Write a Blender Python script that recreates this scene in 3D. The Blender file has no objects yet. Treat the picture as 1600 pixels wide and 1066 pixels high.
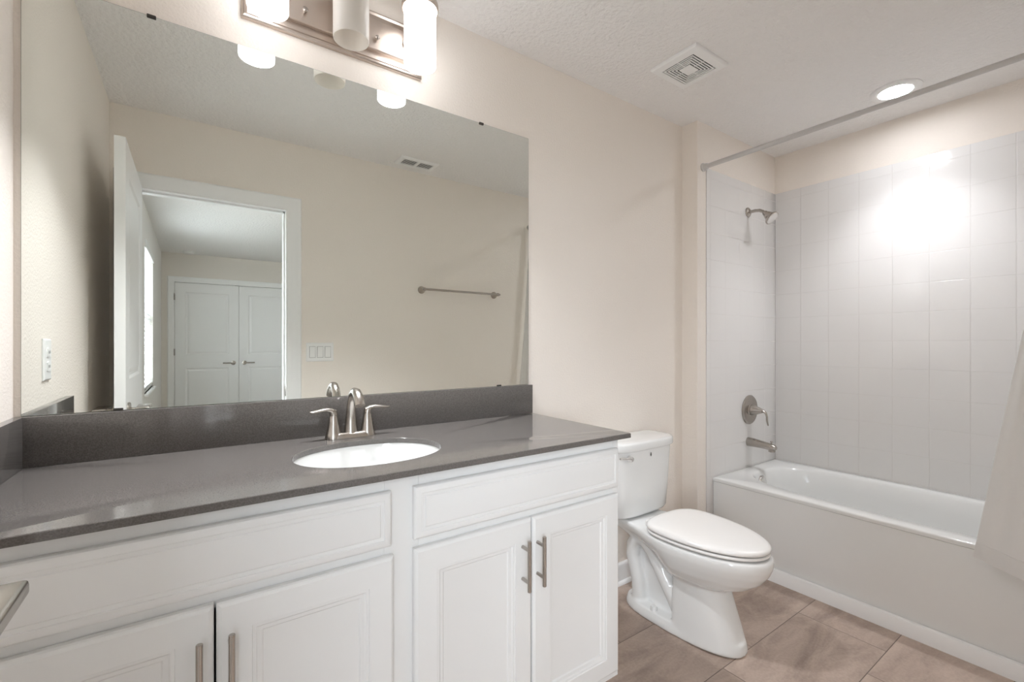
import bpy, bmesh, math, random
from mathutils import Vector, Matrix
PI = math.pi
scene = bpy.context.scene
COL = scene.collection

# ------------------------------------------------------------------ camera
cam_data = bpy.data.cameras.new('camera')
cam_data.sensor_width = 36.0
cam_data.lens = 710.56 / 1600 * 36.0
cam_data.shift_y = 5.0 / 1600
cam_data.clip_start = 0.01
cam = bpy.data.objects.new('camera', cam_data)
COL.objects.link(cam)
cam.location = (0.3504, -1.5637, 1.2017)
cam.rotation_euler = (PI / 2, 0, -math.radians(35.0155))
scene.camera = cam

# ------------------------------------------------------------------ light and exposure
EXPOSURE = 1.36
DOWN_WATT = 28           # downward beam of the recessed light
BULB_WATT = 20           # light of each burning bulb out of the open end of its shade
SHADE_EMIT = 1.75          # frosted lamp glass of the vanity light
DOWN_EMIT = 28          # lens of the recessed light over the tub
SKY = 7.5               # overcast daylight outside the bedroom windows
scene.view_settings.view_transform = 'Standard'
scene.view_settings.look = 'None'
scene.view_settings.exposure = EXPOSURE
scene.view_settings.gamma = 1.0
scene.view_settings.use_curve_mapping = False
world = bpy.data.worlds.new('world')
scene.world = world
world.use_nodes = True
bg = world.node_tree.nodes['Background']
wnt = world.node_tree
wtc = wnt.nodes.new('ShaderNodeTexCoord')
wsp = wnt.nodes.new('ShaderNodeSeparateXYZ')
wmr = wnt.nodes.new('ShaderNodeMapRange')
wmr.inputs['From Min'].default_value = -0.12
wmr.inputs['From Max'].default_value = 0.06
wmx = wnt.nodes.new('ShaderNodeMix')
wmx.data_type = 'RGBA'
wmx.inputs[6].default_value = (0.25, 0.27, 0.27, 1)      # ground
wmx.inputs[7].default_value = (0.88, 0.96, 1.05, 1)      # overcast sky
wnt.links.new(wtc.outputs['Generated'], wsp.inputs[0])
wnt.links.new(wsp.outputs[2], wmr.inputs['Value'])
wnt.links.new(wmr.outputs[0], wmx.inputs[0])
wnt.links.new(wmx.outputs[2], bg.inputs[0])
bg.inputs[1].default_value = SKY
try:
    scene.cycles.use_denoising = True
    scene.cycles.max_bounces = 14
    scene.cycles.diffuse_bounces = 8
    scene.cycles.glossy_bounces = 8
    scene.cycles.transmission_bounces = 8
    scene.cycles.sample_clamp_indirect = 8.0
except Exception:
    pass


def portal(loc, rot, sx, sy):
    l = bpy.data.lights.new('daylight_portal', 'AREA')
    l.shape = 'RECTANGLE'
    l.size = sx
    l.size_y = sy
    l.cycles.is_portal = True
    o = bpy.data.objects.new('daylight_portal', l)
    COL.objects.link(o)
    o.location = loc
    o.rotation_euler = rot
    return o


# ------------------------------------------------------------------ dimensions
H = 2.4376            # ceiling
XJ = 2.6275           # end of the vanity wall, start of the shower wall
YJ = -0.0958          # face of the shower wall
XR = 3.504            # wall along the tub
YF = -1.517           # wall with the door
YB = -1.632           # its other face, in the bedroom
YE = -6.08            # far wall of the bedroom
BX = 3.7              # bedroom's right wall
DX0, DX1, DZ = 0.100, 0.815, 2.022    # door opening
ZC = 0.907            # worktop


# ------------------------------------------------------------------ materials
def s2l(c):
    return tuple(((x / 255) / 12.92 if x / 255 <= 0.04045 else ((x / 255 + 0.055) / 1.055) ** 2.4) for x in c) + (1,)


def mat(name, color, rough=0.5, metal=0.0, spec=0.5, coat=0.0, bump=None, emit=None, mottle=None):
    m = bpy.data.materials.new(name)
    m.use_nodes = True
    nt = m.node_tree
    b = nt.nodes['Principled BSDF']
    b.inputs['Base Color'].default_value = tuple(color[:3]) + (1,)
    b.inputs['Roughness'].default_value = rough
    b.inputs['Metallic'].default_value = metal
    b.inputs['Specular IOR Level'].default_value = spec
    b.inputs['Coat Weight'].default_value = coat
    b.inputs['Coat Roughness'].default_value = 0.05
    geo = nt.nodes.new('ShaderNodeNewGeometry')
    if bump:
        scale, strength, dist = bump
        n = nt.nodes.new('ShaderNodeTexNoise')
        n.inputs['Scale'].default_value = scale
        n.inputs['Detail'].default_value = 3
        nt.links.new(geo.outputs['Position'], n.inputs['Vector'])
        bp = nt.nodes.new('ShaderNodeBump')
        bp.inputs['Strength'].default_value = strength
        bp.inputs['Distance'].default_value = dist
        nt.links.new(n.outputs['Fac'], bp.inputs['Height'])
        nt.links.new(bp.outputs['Normal'], b.inputs['Normal'])
    if mottle:
        scale, amount = mottle
        n = nt.nodes.new('ShaderNodeTexNoise')
        n.inputs['Scale'].default_value = scale
        n.inputs['Detail'].default_value = 5
        nt.links.new(geo.outputs['Position'], n.inputs['Vector'])
        mx = nt.nodes.new('ShaderNodeMix')
        mx.data_type = 'RGBA'
        mx.inputs[6].default_value = tuple(c * (1 - amount) for c in color[:3]) + (1,)
        mx.inputs[7].default_value = tuple(min(1, c * (1 + amount)) for c in color[:3]) + (1,)
        nt.links.new(n.outputs['Fac'], mx.inputs[0])
        nt.links.new(mx.outputs[2], b.inputs['Base Color'])
    if emit:
        b.inputs['Emission Color'].default_value = tuple(emit[0]) + (1,)
        b.inputs['Emission Strength'].default_value = emit[1]
    return m


def math_node(nt, op, a, b=None):
    n = nt.nodes.new('ShaderNodeMath')
    n.operation = op
    for i, v in enumerate((a, b)):
        if v is None:
            continue
        if isinstance(v, (int, float)):
            n.inputs[i].default_value = v
        else:
            nt.links.new(v, n.inputs[i])
    return n.outputs[0]


def grid_lines(nt, coord, size, origin, half):
    """1 on a joint of width 2*half, 0 on the tile; also the tile's index"""
    s = math_node(nt, 'DIVIDE', math_node(nt, 'SUBTRACT', coord, origin), size)
    idx = math_node(nt, 'FLOOR', s)
    f = math_node(nt, 'SUBTRACT', s, idx)
    d = math_node(nt, 'MULTIPLY', math_node(nt, 'MINIMUM', f, math_node(nt, 'SUBTRACT', 1.0, f)), size)
    line = nt.nodes.new('ShaderNodeMapRange')
    line.interpolation_type = 'SMOOTHSTEP'
    line.inputs['From Min'].default_value = half * 0.6
    line.inputs['From Max'].default_value = half * 1.5
    line.inputs['To Min'].default_value = 1
    line.inputs['To Max'].default_value = 0
    nt.links.new(d, line.inputs['Value'])
    return line.outputs[0], idx


def tile_mat(name, axis, origin_h, origin_v, size):
    m = mat(name, (0.80, 0.785, 0.77), rough=0.10, spec=0.5)
    nt = m.node_tree
    b = nt.nodes['Principled BSDF']
    geo = nt.nodes.new('ShaderNodeNewGeometry')
    sp = nt.nodes.new('ShaderNodeSeparateXYZ')
    nt.links.new(geo.outputs['Position'], sp.inputs[0])
    l1, i1 = grid_lines(nt, sp.outputs[axis], size, origin_h, 0.0014)
    l2, i2 = grid_lines(nt, sp.outputs[2], size, origin_v, 0.0014)
    line = math_node(nt, 'MAXIMUM', l1, l2)
    mx = nt.nodes.new('ShaderNodeMix')
    mx.data_type = 'RGBA'
    mx.inputs[6].default_value = (0.80, 0.785, 0.77, 1)
    mx.inputs[7].default_value = (0.73, 0.71, 0.69, 1)
    nt.links.new(line, mx.inputs[0])
    nt.links.new(mx.outputs[2], b.inputs['Base Color'])
    r = math_node(nt, 'ADD', math_node(nt, 'MULTIPLY', line, 0.45), 0.10)
    nt.links.new(r, b.inputs['Roughness'])
    bp = nt.nodes.new('ShaderNodeBump')
    bp.inputs['Strength'].default_value = 0.5
    bp.inputs['Distance'].default_value = 0.0012
    # every tile lies a touch differently
    wn = nt.nodes.new('ShaderNodeTexWhiteNoise')
    cmb = nt.nodes.new('ShaderNodeCombineXYZ')
    nt.links.new(i1, cmb.inputs[0])
    nt.links.new(i2, cmb.inputs[1])
    nt.links.new(cmb.outputs[0], wn.inputs['Vector'])
    sc = nt.nodes.new('ShaderNodeVectorMath')
    sc.operation = 'SUBTRACT'
    nt.links.new(wn.outputs['Color'], sc.inputs[0])
    sc.inputs[1].default_value = (0.5, 0.5, 0.5)
    dt = nt.nodes.new('ShaderNodeVectorMath')
    dt.operation = 'DOT_PRODUCT'
    nt.links.new(sc.outputs[0], dt.inputs[0])
    nt.links.new(geo.outputs['Position'], dt.inputs[1])
    wav = nt.nodes.new('ShaderNodeTexNoise')
    wav.inputs['Scale'].default_value = 9
    nt.links.new(geo.outputs['Position'], wav.inputs['Vector'])
    hgt = math_node(nt, 'SUBTRACT', math_node(nt, 'ADD', math_node(nt, 'MULTIPLY', dt.outputs['Value'], 2.0),
                                              math_node(nt, 'MULTIPLY', wav.outputs['Fac'], 0.8)), line)
    nt.links.new(hgt, bp.inputs['Height'])
    nt.links.new(bp.outputs['Normal'], b.inputs['Normal'])
    return m


def floor_mat():
    m = mat('floor_tile', (0.4, 0.33, 0.28), rough=0.42)
    nt = m.node_tree
    b = nt.nodes['Principled BSDF']
    geo = nt.nodes.new('ShaderNodeNewGeometry')
    sp = nt.nodes.new('ShaderNodeSeparateXYZ')
    nt.links.new(geo.outputs['Position'], sp.inputs[0])
    l1, row = grid_lines(nt, sp.outputs[1], 0.3165, -0.315, 0.0013)
    xs = math_node(nt, 'SUBTRACT', sp.outputs[0], math_node(nt, 'MULTIPLY', row, 0.2053))
    l2, colm = grid_lines(nt, xs, 0.6096, 2.568 + 0.4106, 0.0013)
    line = math_node(nt, 'MAXIMUM', l1, l2)
    cmb = nt.nodes.new('ShaderNodeCombineXYZ')
    nt.links.new(row, cmb.inputs[0])
    nt.links.new(colm, cmb.inputs[1])
    wn = nt.nodes.new('ShaderNodeTexWhiteNoise')
    nt.links.new(cmb.outputs[0], wn.inputs['Vector'])
    # stone clouds, drawn out along the tile, shifted per tile
    mp = nt.nodes.new('ShaderNodeVectorMath')
    mp.operation = 'MULTIPLY_ADD'
    nt.links.new(wn.outputs['Color'], mp.inputs[0])
    mp.inputs[1].default_value = (7, 7, 7)
    nt.links.new(geo.outputs['Position'], mp.inputs[2])
    st = nt.nodes.new('ShaderNodeVectorMath')
    st.operation = 'MULTIPLY'
    nt.links.new(mp.outputs[0], st.inputs[0])
    st.inputs[1].default_value = (1.0, 2.6, 1)
    n1 = nt.nodes.new('ShaderNodeTexNoise')
    n1.inputs['Scale'].default_value = 3.0
    n1.inputs['Detail'].default_value = 9
    n1.inputs['Roughness'].default_value = 0.62
    n1.inputs['Distortion'].default_value = 1.1
    nt.links.new(st.outputs[0], n1.inputs['Vector'])
    n2 = nt.nodes.new('ShaderNodeTexNoise')
    n2.inputs['Scale'].default_value = 90
    n2.inputs['Detail'].default_value = 4
    nt.links.new(geo.outputs['Position'], n2.inputs['Vector'])
    f = math_node(nt, 'ADD', math_node(nt, 'MULTIPLY', n1.outputs['Fac'], 0.8), math_node(nt, 'MULTIPLY', n2.outputs['Fac'], 0.2))
    f = math_node(nt, 'ADD', f, math_node(nt, 'MULTIPLY', math_node(nt, 'SUBTRACT', wn.outputs['Value'], 0.5), 0.08))
    cr = nt.nodes.new('ShaderNodeValToRGB')
    cr.color_ramp.elements[0].position = 0.30
    cr.color_ramp.elements[0].color = (0.277, 0.209, 0.173, 1)
    cr.color_ramp.elements[1].position = 0.70
    cr.color_ramp.elements[1].color = (0.581, 0.466, 0.392, 1)
    e = cr.color_ramp.elements.new(0.5)
    e.color = (0.439, 0.344, 0.286, 1)
    nt.links.new(f, cr.inputs[0])
    mx = nt.nodes.new('ShaderNodeMix')
    mx.data_type = 'RGBA'
    mx.inputs[7].default_value = (0.16, 0.125, 0.10, 1)
    nt.links.new(line, mx.inputs[0])
    nt.links.new(cr.outputs[0], mx.inputs[6])
    nt.links.new(mx.outputs[2], b.inputs['Base Color'])
    bp = nt.nodes.new('ShaderNodeBump')
    bp.inputs['Strength'].default_value = 0.5
    bp.inputs['Distance'].default_value = 0.002
    nt.links.new(math_node(nt, 'SUBTRACT', math_node(nt, 'MULTIPLY', f, 0.5), line), bp.inputs['Height'])
    nt.links.new(bp.outputs['Normal'], b.inputs['Normal'])
    return m


def quartz_mat():
    m = mat('quartz', (0.085, 0.079, 0.074), rough=0.09, spec=0.5)
    nt = m.node_tree
    b = nt.nodes['Principled BSDF']
    geo = nt.nodes.new('ShaderNodeNewGeometry')
    n = nt.nodes.new('ShaderNodeTexNoise')
    n.inputs['Scale'].default_value = 420
    n.inputs['Detail'].default_value = 4
    nt.links.new(geo.outputs['Position'], n.inputs['Vector'])
    cr = nt.nodes.new('ShaderNodeValToRGB')
    cr.color_ramp.elements[0].position = 0.35
    cr.color_ramp.elements[0].color = (0.108, 0.099, 0.092, 1)
    cr.color_ramp.elements[1].position = 0.72
    cr.color_ramp.elements[1].color = (0.170, 0.156, 0.146, 1)
    nt.links.new(n.outputs['Fac'], cr.inputs[0])
    nt.links.new(cr.outputs[0], b.inputs['Base Color'])
    return m


def frosted_mat():
    m = bpy.data.materials.new('frosted_glass')
    m.use_nodes = True
    nt = m.node_tree
    b = nt.nodes['Principled BSDF']
    b.inputs['Base Color'].default_value = (0.86, 0.83, 0.79, 1)
    b.inputs['Roughness'].default_value = 0.3
    tr = nt.nodes.new('ShaderNodeBsdfTranslucent')
    tr.inputs[0].default_value = (0.9, 0.87, 0.83, 1)
    mx = nt.nodes.new('ShaderNodeMixShader')
    mx.inputs[0].default_value = 0.45
    nt.links.new(b.outputs[0], mx.inputs[1])
    nt.links.new(tr.outputs[0], mx.inputs[2])
    nt.links.new(mx.outputs[0], nt.nodes['Material Output'].inputs[0])
    return m


def glass_mat():
    m = bpy.data.materials.new('window_glass')
    m.use_nodes = True
    nt = m.node_tree
    nt.nodes.remove(nt.nodes['Principled BSDF'])
    t = nt.nodes.new('ShaderNodeBsdfTransparent')
    g = nt.nodes.new('ShaderNodeBsdfGlossy')
    g.inputs['Roughness'].default_value = 0.0
    mx = nt.nodes.new('ShaderNodeMixShader')
    mx.inputs[0].default_value = 0.06
    nt.links.new(t.outputs[0], mx.inputs[1])
    nt.links.new(g.outputs[0], mx.inputs[2])
    nt.links.new(mx.outputs[0], nt.nodes['Material Output'].inputs[0])
    return m


def fabric_mat():
    m = bpy.data.materials.new('curtain_fabric')
    m.use_nodes = True
    nt = m.node_tree
    b = nt.nodes['Principled BSDF']
    b.inputs['Base Color'].default_value = (0.90, 0.89, 0.875, 1)
    b.inputs['Roughness'].default_value = 0.75
    geo = nt.nodes.new('ShaderNodeNewGeometry')
    n = nt.nodes.new('ShaderNodeTexNoise')
    n.inputs['Scale'].default_value = 260
    nt.links.new(geo.outputs['Position'], n.inputs['Vector'])
    bp = nt.nodes.new('ShaderNodeBump')
    bp.inputs['Strength'].default_value = 0.12
    bp.inputs['Distance'].default_value = 0.001
    nt.links.new(n.outputs['Fac'], bp.inputs['Height'])
    nt.links.new(bp.outputs['Normal'], b.inputs['Normal'])
    tr = nt.nodes.new('ShaderNodeBsdfTranslucent')
    tr.inputs[0].default_value = (0.92, 0.91, 0.90, 1)
    mx = nt.nodes.new('ShaderNodeMixShader')
    mx.inputs[0].default_value = 0.3
    nt.links.new(b.outputs[0], mx.inputs[1])
    nt.links.new(tr.outputs[0], mx.inputs[2])
    nt.links.new(mx.outputs[0], nt.nodes['Material Output'].inputs[0])
    return m


M = {
    'wall': mat('wall_paint', (0.87, 0.81, 0.745), rough=0.7, spec=0.3, bump=(130, 0.45, 0.004)),
    'ceiling': mat('ceiling_paint', (0.87, 0.855, 0.84), rough=0.85, spec=0.2, bump=(60, 0.7, 0.012)),
    'trim': mat('white_trim_paint', (0.89, 0.89, 0.885), rough=0.3),
    'cabinet': mat('cabinet_paint', (0.775, 0.775, 0.765), rough=0.38),
    'dark': mat('gap_shade', (0.015, 0.014, 0.013), rough=0.8),  # near-black colour stands in for the shade inside openings
    'quartz': quartz_mat(),
    'porcelain': mat('porcelain', (0.81, 0.815, 0.805), rough=0.06, spec=0.5, coat=0.3),
    'seat': mat('seat_plastic', (0.84, 0.825, 0.805), rough=0.18),
    'acrylic': mat('tub_enamel', (0.815, 0.82, 0.81), rough=0.12, spec=0.5),
    'nickel': mat('brushed_nickel', (0.45, 0.415, 0.38), rough=0.27, metal=1),
    'nickel_plate': mat('brushed_nickel_plate', (0.60, 0.52, 0.46), rough=0.33, metal=1),
    'chrome': mat('chrome', (0.80, 0.79, 0.78), rough=0.06, metal=1),
    'bronze': mat('dark_bronze', (0.05, 0.045, 0.04), rough=0.5, metal=0.3),
    'mirror': mat('mirror_silver', (0.845, 0.872, 0.838), rough=0.0, metal=1),
    'mirror_edge': mat('mirror_edge', (0.05, 0.07, 0.06), rough=0.3),
    'rod': mat('rod_white_metal', (0.60, 0.59, 0.58), rough=0.28, metal=0.4),
    'plastic': mat('white_plastic', (0.88, 0.88, 0.87), rough=0.35),
    'tile_right': tile_mat('tile_right', 1, -0.0958 - 0.006, 2.141, 0.1535),
    'tile_end': tile_mat('tile_end', 0, 2.745, 2.141, 0.1535),
    'floor': floor_mat(),
    'carpet': mat('bedroom_carpet', (0.42, 0.38, 0.34), rough=0.95, bump=(300, 0.5, 0.004)),
    'bed_wall': mat('bedroom_wall_paint', (0.78, 0.735, 0.68), rough=0.75, spec=0.3),
    'bed_wall_left': mat('bedroom_side_wall_paint', (0.82, 0.80, 0.77), rough=0.75, spec=0.3),
    'frosted': frosted_mat(),
    'shade_lit': mat('lit_lamp_glass', (0.9, 0.88, 0.85), rough=0.4, emit=((0.98, 0.995, 1.03), SHADE_EMIT)),
    'lens': mat('lit_lens', (0.9, 0.9, 0.9), rough=0.4, emit=((0.975, 0.995, 1.04), DOWN_EMIT)),
    'bulb': mat('bulb_glass', (0.85, 0.84, 0.82), rough=0.25),
    'glass': glass_mat(),
    'fabric': fabric_mat(),
    'blind': mat('blind_slat', (0.80, 0.80, 0.79), rough=0.5),
    'fan': mat('fan_blade', (0.045, 0.032, 0.025), rough=0.5),
}


# ------------------------------------------------------------------ mesh helpers
class MB:
    def __init__(self):
        self.bm = bmesh.new()

    def box(self, x0, x1, y0, y1, z0, z1, bev=0, seg=2):
        bm = self.bm
        v = [bm.verts.new((x, y, z)) for x in (x0, x1) for y in (y0, y1) for z in (z0, z1)]
        fs = [bm.faces.new([v[i] for i in q]) for q in
              ((0, 1, 3, 2), (4, 6, 7, 5), (0, 4, 5, 1), (2, 3, 7, 6), (0, 2, 6, 4), (1, 5, 7, 3))]
        if bev:
            es = list({e for f in fs for e in f.edges})
            bmesh.ops.bevel(bm, geom=es, offset=bev, segments=seg, affect='EDGES', profile=0.5)
        return self

    def loft(self, rings, cap0=True, cap1=True, closed=True, loop=False):
        bm = self.bm
        vr = [[bm.verts.new(p) for p in r] for r in rings]
        n = len(vr[0])
        pairs = list(zip(vr, vr[1:]))
        if loop:
            pairs.append((vr[-1], vr[0]))
        for a, b in pairs:
            for i in range(n if closed else n - 1):
                j = (i + 1) % n
                bm.faces.new((a[i], a[j], b[j], b[i]))
        if not loop:
            if cap0:
                bm.faces.new(vr[0][::-1])
            if cap1:
                bm.faces.new(vr[-1])
        return self

    def tube(self, pts, rad, n=16, up=None):
        """rad: number, or one number / (a, b) per point; b measured along 'up'"""
        pts = [Vector(p) for p in pts]
        if not isinstance(rad, (list, tuple)):
            rad = [rad] * len(pts)
        rings = []
        prev = None
        for i, p in enumerate(pts):
            t = (pts[min(i + 1, len(pts) - 1)] - pts[max(i - 1, 0)]).normalized()
            if prev is None:
                u = Vector(up) if up else (Vector((0, 0, 1)) if abs(t.z) < 0.9 else Vector((1, 0, 0)))
            else:
                u = prev
            u = (u - t * u.dot(t)).normalized()
            prev = u
            s = t.cross(u)
            r = rad[i]
            a, b = r if isinstance(r, (tuple, list)) else (r, r)
            rings.append([p + s * (a * math.cos(k * 2 * PI / n)) + u * (b * math.sin(k * 2 * PI / n)) for k in range(n)])
        return self.loft(rings)

    def lathe(self, prof, origin, axis=(0, 0, 1), n=32, cap=True):
        """prof: list of (radius, height along axis)"""
        o = Vector(origin)
        a = Vector(axis).normalized()
        u = a.orthogonal().normalized()
        w = a.cross(u)
        rings = [[o + a * h + (u * math.cos(k * 2 * PI / n) + w * math.sin(k * 2 * PI / n)) * max(r, 1e-5) for k in range(n)]
                 for r, h in prof]
        return self.loft(rings, cap, cap)

    def ringlathe(self, prof, origin, axis=(0, 0, 1), n=40):
        o = Vector(origin)
        a = Vector(axis).normalized()
        u = a.orthogonal().normalized()
        w = a.cross(u)
        rings = [[o + a * h + (u * math.cos(k * 2 * PI / n) + w * math.sin(k * 2 * PI / n)) * r for k in range(n)] for r, h in prof]
        return self.loft(rings, loop=True)

    def panel(self, x0, x1, z0, z1, y, prof, ax='y', sgn=1):
        """stack of rectangles (inset, depth behind the face y): a cabinet front, its back first"""
        rings = []
        for ins, dep in prof:
            yy = y + dep * sgn
            q = [(x0 + ins, z0 + ins), (x1 - ins, z0 + ins), (x1 - ins, z1 - ins), (x0 + ins, z1 - ins)]
            rings.append([(a, yy, b) if ax == 'y' else (yy, a, b) for a, b in q])
        return self.loft(rings)


ROOT = {}


def build(name, mb, material, parent=None, smooth=True, angle=35, label=None):
    bm = mb.bm
    bmesh.ops.remove_doubles(bm, verts=bm.verts, dist=1e-6)
    bmesh.ops.recalc_face_normals(bm, faces=bm.faces)
    me = bpy.data.meshes.new(name)
    if parent is not None:
        org = ROOT[parent.name]
    else:
        cs = [v.co for v in bm.verts]
        org = Vector(((min(c.x for c in cs) + max(c.x for c in cs)) / 2, (min(c.y for c in cs) + max(c.y for c in cs)) / 2,
                      min(c.z for c in cs)))
    bmesh.ops.translate(bm, verts=bm.verts, vec=-org)
    bm.to_mesh(me)
    bm.free()
    me.materials.append(material)
    if smooth:
        for p in me.polygons:
            p.use_smooth = True
        me.set_sharp_from_angle(angle=math.radians(angle))
    o = bpy.data.objects.new(name, me)
    COL.objects.link(o)
    if parent is not None:
        o.parent = parent
    else:
        o.location = org
    ROOT[o.name] = org
    if label:
        o['label'] = label
    return o


def struct(name, mb, material, parent=None, **k):
    o = build(name, mb, material, parent, **k)
    if parent is None:
        o['kind'] = 'structure'
    return o


def thing(name, label, cat, loc, group=None):
    o = bpy.data.objects.new(name, None)
    o.empty_display_size = 0.05
    COL.objects.link(o)
    o.location = loc
    o['label'] = label
    o['category'] = cat
    if group:
        o['group'] = group
    ROOT[o.name] = Vector(loc)
    return o


def tag(o, label, cat, group=None):
    o['label'] = label
    o['category'] = cat
    if group:
        o['group'] = group
    return o


def dup(root, delta, label):
    """copy of a thing with copies of its parts and sub-parts"""
    def cp(o, parent):
        c = o.copy()
        COL.objects.link(c)
        c.parent = parent
        for ch in list(o.children):
            cp(ch, c)
        return c
    r = cp(root, None)
    r.location = Vector(root.location) + Vector(delta)
    r['label'] = label
    return r


def egg(xc, yc, hw, lb, lf, z, nb=2.2, nf=2.2, n=56):
    """closed outline: half width hw, reaching lb towards the wall (+y) and lf to the front (-y)"""
    pts = []
    for k in range(n):
        t = 2 * PI * k / n
        c, s = math.cos(t), math.sin(t)
        e = nb if s > 0 else nf
        l = lb if s > 0 else lf
        x = math.copysign(abs(c) ** (2 / e), c) * hw
        y = math.copysign(abs(s) ** (2 / e), s) * l
        pts.append((xc + x, yc + y, z))
    return pts


def outline(xc, yb, yf, hw, z, nb=2.2, nf=2.2, split=0.5, n=56):
    yc = yb + (yf - yb) * split
    return egg(xc, yc, hw, yb - yc, yc - yf, z, nb, nf, n)


# ================================================================== THE SETTING
struct('floor', MB().box(-0.1, XR + 0.1, YB, 0.1, -0.1, 0), M['floor'], smooth=False)
struct('ceiling', MB().box(-0.1, XR + 0.1, YB, 0.1, H, H + 0.1), M['ceiling'], smooth=False)
struct('wall_back', MB().box(-0.1, XJ, 0, 0.1, 0, H), M['wall'], smooth=False)
struct('wall_shower', MB().box(XJ, XR, YJ, 0.1, 0, H), M['wall'], smooth=False)
struct('wall_right', MB().box(XR, XR + 0.1, YB, 0.1, 0, H), M['wall'], smooth=False)
struct('wall_left', MB().box(-0.1, 0, YB, 0, 0, H), M['wall'], smooth=False)
wf = MB()
wf.box(0, DX0 - 0.019, YB, YF, 0, H).box(DX1 + 0.019, XR, YB, YF, 0, H).box(DX0 - 0.019, DX1 + 0.019, YB, YF, DZ + 0.019, H)
struct('wall_front', wf, M['wall'], smooth=False)
TT = 2.1923
struct('trim_1', MB().box(2.709, XR, YJ - 0.006, YJ, 0, TT, 0.003), M['tile_end'])
struct('trim_2', MB().box(XR - 0.006, XR, YF, YJ - 0.006, 0, TT, 0.002), M['tile_right'])
struct('trim_3', MB().box(2.709, XR - 0.006, YF, YF + 0.006, 0, TT, 0.003), M['tile_end'])


def skirting(name, x0, x1, y, sgn, ax='x'):
    b = MB()
    prof = [(0, 0), (0.024, 0), (0.0235, 0.008), (0.020, 0.014), (0.0125, 0.018), (0.0125, 0.085), (0.010, 0.094), (0.004, 0.102), (0, 0.104)]
    for a, c in ((x0, x1),):
        if ax == 'x':
            b.loft([[(a, y + sgn * d, z) for d, z in prof], [(c, y + sgn * d, z) for d, z in prof]])
        else:
            b.loft([[(y + sgn * d, a, z) for d, z in prof], [(y + sgn * d, c, z) for d, z in prof]])
    return struct(name, b, M['trim'], angle=40)


skirting('baseboard_back', 1.508, XJ, 0, -1)
skirting('baseboard_front', DX1 + 0.090, 2.709, YF, 1)
skirting('baseboard_left', YF + 0.014, -0.56, 0, 1, 'y')
b = MB()
pr = [(0, 0), (0.016, 0), (0.016, 0.058), (0.013, 0.064), (0.0, 0.066)]
b.loft([[(2.764 - d, YJ - 0.0065, z) for d, z in pr], [(2.764 - d, YF + 0.0065, z) for d, z in pr]])
struct('baseboard_tub', b, M['trim'])

# door frame (jamb and casing) of the bathroom door, with the strike plate
b = MB()
b.box(DX0 - 0.018, DX0, YB, YF, 0, DZ).box(DX1, DX1 + 0.018, YB, YF, 0, DZ).box(DX0 - 0.018, DX1 + 0.018, YB, YF, DZ, DZ + 0.018)
b.box(DX0, DX0 + 0.010, -1.60, -1.556, 0, DZ).box(DX1 - 0.010, DX1, -1.60, -1.556, 0, DZ).box(DX0, DX1, -1.60, -1.556, DZ - 0.010, DZ)
casing = [(0, 0.0), (0, 0.003), (0.003, 0.0045), (0.020, 0.006), (0.024, 0.008), (0.050, 0.0095), (0.056, 0.012), (0.066, 0.0125), (0.072, 0.009), (0.076, 0.0)]


def case_path(b, y, sgn, xl, xr, zt, wl=1.0):
    # section swept up the left side, over the head and down the right side, mitred
    rows = []
    for d, t in casing:
        rows.append([(xl - d * wl, y + sgn * t, 0.0), (xl - d * wl, y + sgn * t, zt + d), (xr + d, y + sgn * t, zt + d), (xr + d, y + sgn * t, 0.0)])
    b.loft(rows, False, False, closed=False)


case_path(b, YF, 1, DX0 - 0.010, DX1 + 0.011, DZ + 0.008)
case_path(b, YB, -1, DX0 - 0.004, DX1 + 0.004, DZ + 0.004)
frame = struct('door_frame', b, M['trim'], angle=30)
build('strike_plate', MB().box(DX1 - 0.0015, DX1 + 0.0002, -1.552, -1.522, 0.883, 0.943, 0.0006), M['nickel'], frame, label='nickel strike plate')


def door_leaf(b, w, h, t, conv):
    """two-panel moulded leaf; conv(u, d, z) maps width, thickness, height to the room"""
    st, rail_t, lock0, lock1, rail_b = 0.118, 0.125, 0.86, 1.045, 0.24
    tmp = MB()
    g = 0.007
    tmp.box(st / 2, w - st / 2, g, t - g, 0.05, h - 0.05)
    tmp.box(0, st, 0, t, 0, h).box(w - st, w, 0, t, 0, h)
    tmp.box(st, w - st, 0, t, h - rail_t, h).box(st, w - st, 0, t, lock0, lock1).box(st, w - st, 0, t, 0, rail_b)
    for z0, z1 in ((rail_b, lock0), (lock1, h - rail_t)):
        for face, s in ((0, 1), (t, -1)):
            rings = []
            for ins, dep in ((0.0, 0.0), (0.012, 0.006), (0.022, 0.0065), (0.040, 0.002), (0.042, 0.002)):
                rings.append([(u, face + s * dep, z) for u, z in ((st + ins, z0 + ins), (w - st - ins, z0 + ins), (w - st - ins, z1 - ins), (st + ins, z1 - ins))])
            tmp.loft(rings, False, True)
    vm = {}
    for v in tmp.bm.verts:
        vm[v] = b.bm.verts.new(conv(*v.co))
    for f in tmp.bm.faces:
        try:
            b.bm.faces.new([vm[v] for v in f.verts])
        except ValueError:
            pass
    tmp.bm.free()


# bathroom door, open along the left wall
b = MB()
LX, LY = 0.096, -1.506
door_leaf(b, 0.711, 2.01, 0.035, lambda u, d, z: (LX + d, LY + u, z + 0.012))
door1 = struct('door_1', b, M['trim'], smooth=False)


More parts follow.
